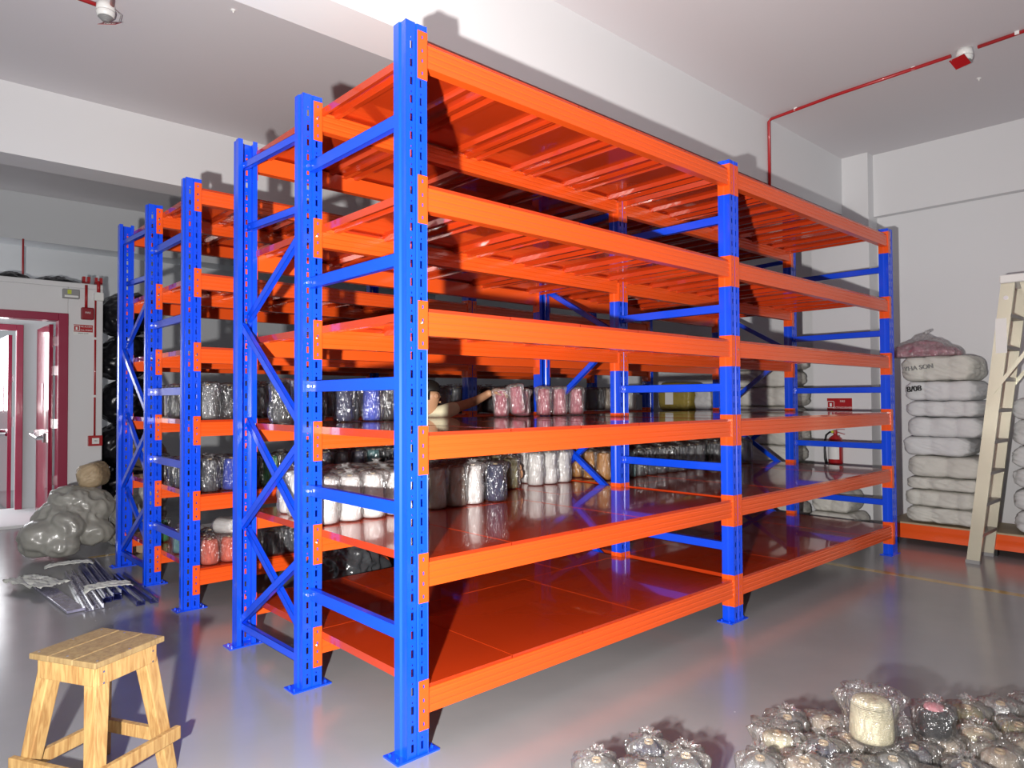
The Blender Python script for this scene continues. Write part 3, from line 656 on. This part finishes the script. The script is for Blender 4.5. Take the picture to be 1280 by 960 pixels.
nms = ['film covered steel sheet at the left edge of the bundle','film wrapped steel channel second from the left of the bundle','film wrapped steel channel third from the left of the bundle','navy steel channel under the foam wrap, left one','navy steel channel under the foam wrap, right one','navy steel channel stacked on top of the bundle, left','navy steel channel stacked on top of the bundle, right','navy steel channel lying loose next to the bundle','navy steel channel lying loose nearest the rack upright']
for i, (x, y, z, r, f) in enumerate(st):
    if f == 'flat':
        o = build('steel_sheet', MB().box((0,0,0),(.11,1.0,.018)), 'steel_film', None, loc=(x,y,z), rot=(0,0,r+.12), bevel=.003)
    else:
        me = ch
        if i in (1, 2): me = ch.copy(); me.materials.clear(); me.materials.append(M['steel_film'])
        o = obj('steel_channel', me, None, (x, y, z), (0,0,r))
        if f == 1: o.scale = (1, .78, 1)
    tag(o, nms[i], 'steel channel', 'steel channels on the floor')
def sheet_mesh(sx, sy, amp, seed, m, arch=.0):
    nx, ny = 34, 26; vs = []; fs = []
    for i in range(nx):
        for j in range(ny):
            u = i/(nx-1)*2-1; v = j/(ny-1)*2-1
            x = u*sx/2*(1+.10*noise.noise(Vector((v*2,seed,0)))); y = v*sy/2*(1+.16*noise.noise(Vector((u*2,seed,5))))
            z = amp*(.5+.9*(.5-abs(noise.noise(Vector((u*2.6+seed,v*2.2,0))))) + .35*(.5-abs(noise.noise(Vector((u*7,v*6,seed)))))) + arch*math.sqrt(max(0, 1-u*u)) - arch
            vs.append((x, y, z))
    for i in range(nx-1):
        for j in range(ny-1): fs.append((i*ny+j, (i+1)*ny+j, (i+1)*ny+j+1, i*ny+j+1))
    return MB().add(vs, fs).mesh('sheet', m, True)
for i, (x, y, z, sx_, sy_, am, ar, rz, mm) in enumerate(((-.30,3.42,.078,.30,.17,.030,.018,-.12,'foam'),(-.36,4.46,.070,.34,.12,.03,.02,-.10,'foam'),(-.64,4.10,.012,.22,.50,.05,.0,.35,'foam'))):
    o = obj('foam_wrap', sheet_mesh(sx_, sy_, am, i+3, mm, ar), None, (x,y,z), (0,0,rz)); so = o.modifiers.new('s','SOLIDIFY'); so.thickness = .004
    tag(o, ('white foam wrap around the near end of the steel bundle','white foam wrap around the far end of the steel bundle','crumpled pale film left of the steel bundle')[i], 'wrapping', 'wrapping on the steel bundle')

# ---------------------------------------------------------------- stool
st_ = thing('wooden_stool', 'rough pine stool with splayed legs and a plank seat in the lower left', 'stool', (-.94, .665, 0), 0)
th = math.atan2(.142, .263)   # seat edge direction
st_.rotation_euler = (0, 0, th)
W, D, H = .305, .325, .52
# local axes: x along front->right edge, y along front->left edge
for k, (y0, y1) in enumerate(((-D/2, -.055), (-.053, .065), (.067, D/2))):
    build('seat_plank', MB().box((-W/2, y0, H-.022), (W/2, y1, H)), 'seatwood', st_, bevel=.004)
a, b = W/2-.025, D/2-.025
for (p, q) in (((-a,-b),(a,-b)), ((a,-b),(a,b)), ((a,b),(-a,b)), ((-a,b),(-a,-b))):
    build('apron', MB().bar((*p, H-.022-.035), (*q, H-.022-.035), .022, .07), 'pine', st_, bevel=.003)
for sx in (-1, 1):
    for sy in (-1, 1):
        top = Vector((sx*(a-.028), sy*(b-.028), H-.03)); bot = Vector((sx*(a+.035), sy*(b+.035), 0))
        mb = MB(); w = .030
        vs = []
        for c, ww in ((bot, .024), (top, .030)):
            vs += [(c.x-ww, c.y-ww, c.z), (c.x+ww, c.y-ww, c.z), (c.x+ww, c.y+ww, c.z), (c.x-ww, c.y+ww, c.z)]
        mb.add(vs, [(0,3,2,1),(4,5,6,7),(0,1,5,4),(1,2,6,5),(2,3,7,6),(3,0,4,7)])
        build('leg', mb, 'pine', st_, bevel=.004)
def legxy(sx, sy, z, out=0):
    f = 1-z/(H-.03); return (sx*(a-.028+.063*f+out), sy*(b-.028+.063*f+out))
for (s1_, s2_, z, ex) in (((-1,-1),(1,-1),.135,.05), ((1,-1),(1,1),.14,.0), ((1,1),(-1,1),.125,.0), ((-1,1),(-1,-1),.13,.05)):
    p = legxy(*s1_, z); q = legxy(*s2_, z); d = Vector((q[0]-p[0], q[1]-p[1], 0)).normalized(); n_ = Vector((d.y, -d.x, 0))
    o_ = n_*.036 if ex else n_*0
    build('stretcher', MB().bar(Vector((*p, z))+o_-d*ex, Vector((*q, z))+o_+d*ex, .024, .05), 'pine', st_, bevel=.003)
nl = MB()
for (x, y) in ((-.13,-.145),(.0,-.15),(.13,-.14),(-.13,.14),(.01,.145),(.13,.14),(-.13,0),(.13,.02)): nl.lathe([(.005, H-.0005), (.004, H+.001)], 8, Matrix.Translation((x, y, 0)))
for s in (-1, 1):
    for zz in (.435, .475): nl.tube([(-a*s+.02*s, -b-.0115, zz), (-a*s+.02*s, -b-.013, zz)], .004, 6)
build('nail_heads', nl, 'zinc', st_)

# ---------------------------------------------------------------- ladder
ld = thing('step_ladder', 'tall aluminium folding step ladder standing at the right edge beside the bales', 'ladder', (5.425, -.58, 0))
def rail(x, y0, y1, z1, w, nm='front_rail'):
    p = Vector((x, y0, 0)); q = Vector((x, y1, z1)); d = (q-p).normalized(); u = Vector((1,0,0)).cross(d)
    mb = MB(); t = .003
    def pl(ou, on, wu, wn):
        A = u*wu/2; B = Vector((1,0,0))*wn/2; c = u*ou+Vector((1,0,0))*on
        mb.add([p+c-A-B, p+c+A-B, p+c+A+B, p+c-A+B, q+c-A-B, q+c+A-B, q+c+A+B, q+c-A+B], [(0,1,2,3),(7,6,5,4),(0,4,5,1),(1,5,6,2),(2,6,7,3),(3,7,4,0)])
    pl(0, 0, w, t); pl(w/2, .014, t, .028); pl(-w/2, .014, t, .028)
    o = build(nm, mb, 'alu', ld)
    build('rubber_foot', MB().box((x-.006, y0-w/2-.006, 0), (x+.034, y0+w/2+.006, .03)), 'grey_plastic', o)
    return o
LH = 2.44; Y1 = -.30
r1 = rail(0, 0, Y1, LH, .095); r2 = rail(.44, 0, Y1, LH, .095)
rail(.02, -.98, Y1-.10, LH-.03, .06, 'rear_rail'); rail(.42, -.98, Y1-.10, LH-.03, .06, 'rear_rail')
for k in range(1, 9):
    f = k/9*.985; y = Y1*f; z = LH*f
    build('tread', MB().box((.0, y-.05, z-.03), (.44, y+.03, z)), 'aludark', ld, bevel=.003)
for k in range(1, 7):
    f = k/7*.95; y = -.98+(Y1-.1+.98)*f; z = (LH-.03)*f
    build('rear_rung', MB().tube([(.02, y, z), (.44, y, z)], .012, 8), 'alu', ld)
build('top_cap', MB().box((-.03, Y1-.18, LH-.05), (.49, Y1+.06, LH+.02)), 'white_plastic', ld, bevel=.01)
for xx in (-.012, .47):
    build('spreader', MB().bar((xx, Y1*.62+.02, LH*.60), (xx, -.48, LH*.78), .006, .03), 'alu', ld)
lb = build('safety_sticker', MB().box((-.003, Y1*.80-.04, LH*.74), (-.0018, Y1*.80+.04, LH*.86)), 'label_white', r1)
build('rivets', MB().tube([(-.006, Y1*.93, LH*.93), (-.001, Y1*.93, LH*.93)], .018, 12), 'zinc', r1)

# ---------------------------------------------------------------- fire fittings
EX = thing('fire_extinguisher', 'red fire extinguisher with black hose hanging on the white column', 'fire extinguisher', (6.27, .92, .70))
build('cylinder', MB().lathe([(.02,0),(.068,0),(.075,.012),(.075,.26),(.068,.285),(.045,.31),(.02,.325),(.018,.335)], 28), 'red', EX, True)
build('label', MB().lathe([(.0758,.10),(.0758,.225)], 28).mesh and MB().add([( -.0765*math.cos(a_), .0765*math.sin(a_), zz) for zz in (.06,.235) for a_ in [(-.9+1.8*i/12) for i in range(13)]], [(i,i+1,i+14,i+13) for i in range(12)]), 'label_white', EX)
build('valve', MB().lathe([(.02,.33),(.022,.34),(.02,.375),(.012,.38)], 12).box((-.012,-.014,.34),(.012,.014,.37)), 'red', EX)
build('gauge', MB().lathe([(.014,.0),(.014,.01)], 12, Matrix.Translation((-.02,.02,.36)) @ Matrix.Rotation(-PI/2,4,'Y')), 'lime', EX)
build('handle', MB().bar((0,-.01,.385),(0,-.10,.388),.014,.006).bar((0,-.01,.36),(0,-.10,.335),.014,.006), 'red', EX)
build('hose', MB().tube([(0,.015,.35),(0,.06,.355),(0,.10,.32),(0,.118,.25),(0,.12,.15),(0,.115,.06),(0,.10,.0)], [.010]*5+[.014,.016], 10), 'black', EX, True)
build('wall_bracket', MB().box((.05,-.03,.20),(.078,.03,.32)), 'zinc', EX)
def sign(name, label, x0, w, h, loc, rot, lines, pict=True, sub=None):
    t = thing(name, label, 'sign', loc); t.rotation_euler = rot   # faces local -y, width along local x
    build('panel', MB().box((-w/2, 0, -h/2), (w/2, .004, h/2)), 'label_white', t)
    ybot = -h/2 + (h*.28 if sub else h*.03)
    build('red_field', MB().box((-w*.485, -.0015, ybot), (w*.485, -.0001, h*.47)), 'red', t)
    if pict:
        s = h*.26; cx_ = -w*.34; cz_ = (ybot+h*.47)/2
        pm = MB().box((cx_-s, -.0025, cz_-s), (cx_+s, -.0016, cz_-s+.006)).box((cx_-s, -.0025, cz_+s-.006), (cx_+s, -.0016, cz_+s)).box((cx_-s, -.0025, cz_-s), (cx_-s+.006, -.0016, cz_+s)).box((cx_+s-.006, -.0025, cz_-s), (cx_+s, -.0016, cz_+s)).box((cx_-s*.3, -.0025, cz_-s*.6), (cx_+s*.3, -.0016, cz_+s*.4))
        build('pictogram', pm, 'label_white', t)
    for i, tx in enumerate(lines):
        cz_ = ybot+(h*.47-ybot)*((len(lines)-i-.5)/len(lines))
        obj('lettering', text_mesh(tx, h*.20, 'label_white'), t, (w*.12 if pict else 0, -.0022, cz_), (PI/2,0,0))
    if sub: obj('lettering', text_mesh(sub, h*.14, 'ink'), t, (0, -.001, -h*.36), (PI/2,0,0))
    return t
sign('extinguisher_sign', 'small red fire extinguisher sign on the white column above the extinguisher', 0, .28, .15, (6.345, .90, 1.36), (0,0,-PI/2), ['FIRE', 'EXTINGUISHER'])
sign('fire_sign', 'red and white fire sign on the partition right of the doorway', 0, .205, .125, (.275, PY-.006, 2.30), (0,0,0), ['FIRE ALARM', 'CALL POINT'], sub='BREAK GLASS')
# emergency light
el = thing('emergency_light', 'grey emergency light box with a lime label above the doorway corner', 'light fitting', (.14, PY-.03, 2.66))
build('housing', MB().box((-.085,-.03,0),(.085,.03,.11)), 'grey_plastic', el, bevel=.006)
build('lime_label', MB().box((-.04,-.032,.05),(0,-.0301,.10)), 'lime', el)
build('lamp_strip', MB().box((-.07,-.034,.012),(.07,-.0301,.035)), 'white_plastic', el)
sd = thing('alarm_sounder', 'dark red alarm sounder box on the partition under a red conduit', 'alarm', (.31, PY-.035, 2.42))
build('housing', MB().box((-.065,-.035,0),(.065,.035,.145)), 'darkred', sd, bevel=.012)
obj('lettering', text_mesh('FIRE', .032, 'label_white'), sd, (0,-.0365,.08), (PI/2,0,0))
jb = thing('junction_box', 'white square junction box at the top corner of the partition', 'junction box', (.43, PY-.03, 2.66))
build('housing', MB().box((-.05,-.025,0),(.05,.03,.10)), 'white_plastic', jb, bevel=.005)
cp = thing('fire_call_point', 'red manual fire call point with a white glass panel low on the partition', 'call point', (.405, PY-.03, .90))
build('housing', MB().box((-.075,-.02,0),(.075,.03,.125)), 'red', cp, bevel=.005)
build('glass_panel', MB().box((-.038,-.024,.025),(.038,-.0201,.095)), 'label_white', cp)
obj('lettering', text_mesh('FIRE', .020, 'ink'), cp, (0,-.025,.06), (PI/2,0,0))
def conduit(label, pts, r=.011, clips=(), m='red', cat='conduit', group='red conduits'):
    t = thing('conduit', label, cat, pts[0], 0, group); p0 = Vector(pts[0])
    build('pipe', MB().tube([Vector(p)-p0 for p in pts], r, 10), m, t, True)
    for c in clips:
        c = Vector(c)-p0; build('clip', MB().box(c-Vector((.012,.014,.014)), c+Vector((.012,.014,.014))), 'white_plastic', t)
    return t
conduit('red conduit running down the partition to the manual call point', [(.40,PY-.015,1.025),(.40,PY-.015,2.66)], .011, [(.40,PY-.012,2.2),(.40,PY-.012,1.5)])
conduit('short red conduit between the partition top and the alarm sounder', [(.30,PY-.02,2.565),(.30,PY-.02,2.84)], .016)
conduit('short red conduit stub above the white junction box', [(.43,PY-.02,2.76),(.43,PY-.02,2.90)], .02)
conduit('thin brown red pipe on the grey back wall above the partition', [(-.20,8.30,2.86),(-.20,8.30,3.50)], .012)
conduit('thin dark cable drooping behind the top of the partition', [(-.20,8.25,2.92),(.1,8.1,2.90),(.45,8.0,2.88)], .006, m='black', group=None)
for i, x in enumerate((.30, .43)):
    o = build('pipe_bracket', MB().box((-.04,-.03,0),(-.01,.03,.07)).box((.01,-.03,0),(.04,.03,.07)).box((-.04,-.03,-.005),(.04,.03,.008)), 'red', None, loc=(x, PY-.0, 2.87)); tag(o, ('red pipe bracket on the partition top above the sounder','red pipe bracket on the partition top above the junction box')[i], 'bracket', 'red pipe brackets')
# ceiling conduits with smoke detectors
conduit('red conduit along the ceiling at the right, dropping down the white beam', [(4.66,.825,3.30),(4.66,.825,4.06),(4.66,.80,4.08),(4.60,.2,4.085),(4.56,-.72,4.085)], .014, [(4.635,.55,4.088),(4.575,-.45,4.088)])
conduit('red conduit continuing on the ceiling beyond the right smoke detector', [(4.555,-.90,4.085),(4.51,-1.55,4.085),(4.40,-4.0,4.085)], .014, [(4.535,-1.15,4.088)])
conduit('red conduit on the ceiling running left from the left smoke detector', [(-.50,2.90,4.085),(-.85,2.88,4.085),(-2.5,2.8,4.085)], .014, [(-.62,2.895,4.088)])
conduit('red conduit on the ceiling running toward the viewer from the left smoke detector', [(-.43,2.84,4.085),(-.56,2.2,4.085),(-1.2,-1.0,4.085)], .014)
def detector(label, loc, rz):
    t = thing('smoke_detector', label, 'smoke detector', loc, rz, 'ceiling smoke detectors')
    build('base', MB().lathe([(.02,.0),(.055,.0),(.057,-.045),(.05,-.05)], 28), 'white_plastic', t, True)
    build('housing', MB().lathe([(.055,-.05),(.058,-.06),(.05,-.085),(.046,-.088)], 28), 'white_plastic', t, True)
    g = MB()
    for k in range(5): g.lathe([(.045-.006*k, -.088-.006*k), (.047-.006*k, -.091-.006*k), (.045-.006*k, -.093-.006*k)], 24)
    build('grille', g, 'grey_plastic', t, True)
    tg = build('tag_card', MB().box((-.06,-.001,-.095),(.06,.001,0)), 'red', t, loc=(-.0,.09,-.075), rot=(-.95,0,0))
    obj('lettering', text_mesh('TEST', .035, 'label_white'), tg, (0,-.0015,-.06), (PI/2,0,0))
    build('tag_string', MB().tube([(.05,.0,-.03),(.085,.03,-.06),(.04,.09,-.08)], .003, 6), 'grey_plastic', t)
detector('left ceiling smoke detector with a red tag hanging from it', (-.46, 2.88, 4.10), -.7)
detector('right ceiling smoke detector with a red tag hanging from it', (4.56, -.81, 4.10), 1.2)
for i, p in enumerate(((-.22, 2.35, CZ), (.2, 2.38, CZ), (2.9, -.5, CZ), (5.2, -.75, CZ))):
    o = build('ceiling_hook', MB().lathe([(.016,0),(.016,-.006),(.006,-.010),(.004,-.022)], 12), 'white_plastic', None, loc=p); tag(o, f'tiny white hook plate on the ceiling, {ORD[i]} from the left', 'hook', 'ceiling hooks')

# ---------------------------------------------------------------- person
def skin_obj(name, verts, edges, m, parent, sub=2, root=0):
    me = bpy.data.meshes.new(name); me.from_pydata([v[:3] for v in verts], edges, []); o = obj(name, me, parent)
    sk = o.modifiers.new('skin', 'SKIN'); sk.use_smooth_shade = True
    for i, v in enumerate(verts):
        sv = me.skin_vertices[0].data[i]; r = v[3]; sv.radius = (r, r) if not isinstance(r, tuple) else r; sv.use_root = (i == root)
    ss = o.modifiers.new('sub', 'SUBSURF'); ss.levels = sub; ss.render_levels = sub
    dg = bpy.context.evaluated_depsgraph_get(); dg.update()
    me2 = bpy.data.meshes.new_from_object(o.evaluated_get(dg)); me2.materials.clear(); me2.materials.append(M[m])
    me2.polygons.foreach_set('use_smooth', [True]*len(me2.polygons))
    o.modifiers.clear(); o.data = me2
    return o
pr = thing('person', 'person in a pale striped shirt in the aisle reaching to cones on two levels', 'person', (1.60, 2.05, 0))
# local coordinates about the feet
V = [(0,.12,.88,.13),
     (0,.07,1.05,.12),
     (-.03,-.02,1.20,.125),
     (-.05,-.05,1.31,.07),
     (-.06,-.07,1.37,.05),
     (-.065,-.09,1.455,.082),
     (-.06,-.09,1.515,.078),
     (-.03,-.11,1.325,.055),
     (.10,-.13,1.362,.045),
     (.31,-.17,1.425,.037),
     (.245,-.43,1.49,.028),
     (-.04,.10,1.28,.06),
     (.14,-.02,1.14,.045),
     (.39,-.28,1.04,.037),
     (.375,-.55,.965,.027),
     (.0,.03,.80,.09),(.02,.02,.46,.062),(.0,.03,.10,.042),(.10,.02,.045,.04),
     (.0,.21,.80,.09),(.02,.22,.46,.062),(.0,.22,.10,.042),(.10,.23,.045,.04)]
E_ = [(0,1),(1,2),(2,3),(3,4),(4,5),(5,6),(2,7),(7,8),(8,9),(9,10),(2,11),(11,12),(12,13),(13,14),(0,15),(15,16),(16,17),(17,18),(0,19),(19,20),(20,21),(21,22)]
skin_obj('body', V, E_, 'skin', pr)
# shirt with short sleeves and trousers: slightly larger skins over the body
def sub_skin(name, ids, edges, m, grow, verts=V, sub=2):
    mp = {j: i for i, j in enumerate(ids)}
    return skin_obj(name, [(*verts[j][:3], verts[j][3]+grow) for j in ids], [(mp[a_], mp[b_]) for a_, b_ in edges], m, pr, sub)
V2 = list(V); V2[9] = (.17,-.145,1.383,.043); V2[12] = (.10,.01,1.17,.048); V2[3] = (-.045,-.045,1.29,.07)
sub_skin('shirt', [0,1,2,3,7,8,9,11,12], [(0,1),(1,2),(2,3),(2,7),(7,8),(8,9),(2,11),(11,12)], 'shirt', .012, V2)
V3 = list(V); V3[17] = (0,.03,.09,.05); V3[21] = (0,.22,.09,.05)
sub_skin('trousers', [0,15,16,17,19,20,21], [(0,15),(15,16),(16,17),(0,19),(19,20),(20,21)], 'trousers', .014, V3)
hb = bmesh.new(); bmesh.ops.create_uvsphere(hb, u_segments=24, v_segments=16, radius=1)
bmesh.ops.scale(hb, vec=(.098,.085,.09), verts=hb.verts)
bmesh.ops.delete(hb, geom=[v for v in hb.verts if v.co.z < -.01 and v.co.x > -.03 or v.co.x > .06 and v.co.z < .045], context='VERTS')
hm = bpy.data.meshes.new('hair'); hb.to_mesh(hm); hb.free(); hm.materials.append(M['hair']); hm.polygons.foreach_set('use_smooth', [True]*len(hm.polygons))
ho = obj('hair', hm, pr, (-.075,-.09,1.50)); sl = ho.modifiers.new('s', 'SOLIDIFY'); sl.thickness = .008
build('nose', MB().lathe([(.002,0),(.014,.004),(.012,.02),(.004,.04)], 10), 'skin', pr, True, loc=(.018,-.09,1.45), rot=(0,-.25,0))
build('ear', MB().lathe([(.02,0),(.022,.006),(.012,.010)], 12, Matrix.Rotation(PI/2,4,'X')), 'skin', pr, True, loc=(-.07,-.168,1.465))
build('lips', MB().tube([(.010,-.115,1.42),(.019,-.09,1.418),(.010,-.065,1.42)], .006, 8), 'skin', pr, True)
eye = MB()
for s in (-1, 1): eye.lathe([(.002,-.008),(.009,-.004),(.009,.004),(.002,.008)], 10, Matrix.Translation((.008,-.09+.032*s,1.475)))
build('eyes', eye, 'black', pr, True)
def hand(base, direc, palm_n, curl, mir=1):
    d = Vector(direc).normalized(); n = Vector(palm_n); n = (n-d*n.dot(d)).normalized(); s = d.cross(n)*mir; b = Vector(base)
    vs = [(*b, .026), (*(b+d*.045), (.034)), (*(b+d*.085), .030)]; es = [(0,1),(1,2)]
    o = skin_obj('hand', vs, es, 'skin', pr, 1)
    for k, (off, L) in enumerate(((-.030,.066),(-.010,.076),(.010,.072),(.029,.058))):
        p = b+d*.080+s*off; vv = [(*p, .0095)]; cur = p; ang = 0
        for j in range(3):
            ang += curl; dd = d*math.cos(ang)+n*math.sin(ang); cur = cur+dd*L/3*(1.15 if j == 0 else .95); vv.append((*cur, .009-.0012*j))
        skin_obj('finger', vv, [(0,1),(1,2),(2,3)], 'skin', o, 1)
    p = b+d*.03-s*.028; q = p+d*.028-s*.022+n*.012; r_ = q+d*.026+n*.02-s*.004
    skin_obj('thumb', [(*p,.012),(*q,.011),(*r_,.009)], [(0,1),(1,2)], 'skin', o, 1)
wr = Vector(V[10][:3]); hand(wr, (.62,-.72,.10), (.25,-.25,-1), .50)
w2 = Vector(V[14][:3]); hand(w2, (.10,-.50,-.90), (-1,-.1,-.2), .28)

# ---------------------------------------------------------------- light, world, camera
w = bpy.data.worlds.new('world'); bpy.context.scene.world = w; w.use_nodes = True
bg = w.node_tree.nodes['Background']; bg.inputs['Color'].default_value = (.90, .95, 1., 1); bg.inputs['Strength'].default_value = .38
def light(name, kind, loc, energy, **kw):
    l = bpy.data.lights.new(name, kind); l.energy = energy
    for k, v in kw.items(): setattr(l, k, v)
    o = bpy.data.objects.new(name, l); C.objects.link(o); o.location = loc; return o
fl = light('camera_flash', 'SPOT', (-1.96, -2.09, 1.28), 1500, shadow_soft_size=.035, color=(1, .965, .93), spot_size=math.radians(138), spot_blend=1.)
fl.rotation_euler = (Vector((.9, 1.0, 1.9))-Vector((-1.96, -2.09, 1.28))).to_track_quat('-Z', 'Y').to_euler()
a1 = light('corridor_fill_light', 'AREA', (-2.9, 8.0, 1.75), 60, shape='RECTANGLE', size=1.0, size_y=1.3, color=(.95,.97,1)); a1.rotation_euler = (0, -PI/2, 0)  # added fill with no window behind it, lifts the corridor's overall brightness
a2 = light('outer_window_light', 'AREA', (-1.3, 11.3, 1.95), 75, shape='RECTANGLE', size=2.4, size_y=1.3, color=(.96,.97,1)); a2.rotation_euler = (-PI/2, 0, 0)

cam = bpy.data.cameras.new('camera'); co = bpy.data.objects.new('camera', cam); C.objects.link(co)
yaw, pit, rol, f = .8284, .0218, -.0051, 870.69
fw = Vector((math.cos(yaw)*math.cos(pit), math.sin(yaw)*math.cos(pit), math.sin(pit))); r = Vector((math.sin(yaw), -math.cos(yaw), 0)); u = r.cross(fw)
r, u = r*math.cos(rol)+u*math.sin(rol), u*math.cos(rol)-r*math.sin(rol)
R = Matrix((r, u, -fw)).transposed()
co.matrix_world = Matrix.Translation((-1.5807, -2.3506, 1.4383)) @ R.to_4x4()
cam.sensor_width = 36; cam.lens = f/1280*36; cam.clip_start = .05; cam.clip_end = 100
sc = bpy.context.scene; sc.camera = co
sc.view_settings.view_transform = 'Standard'; sc.view_settings.look = 'None'; sc.view_settings.gamma = 1; sc.view_settings.use_curve_mapping = False
sc.view_settings.exposure = 0
sc.cycles.transparent_max_bounces = 16; sc.cycles.max_bounces = 8; sc.cycles.sample_clamp_indirect = 6
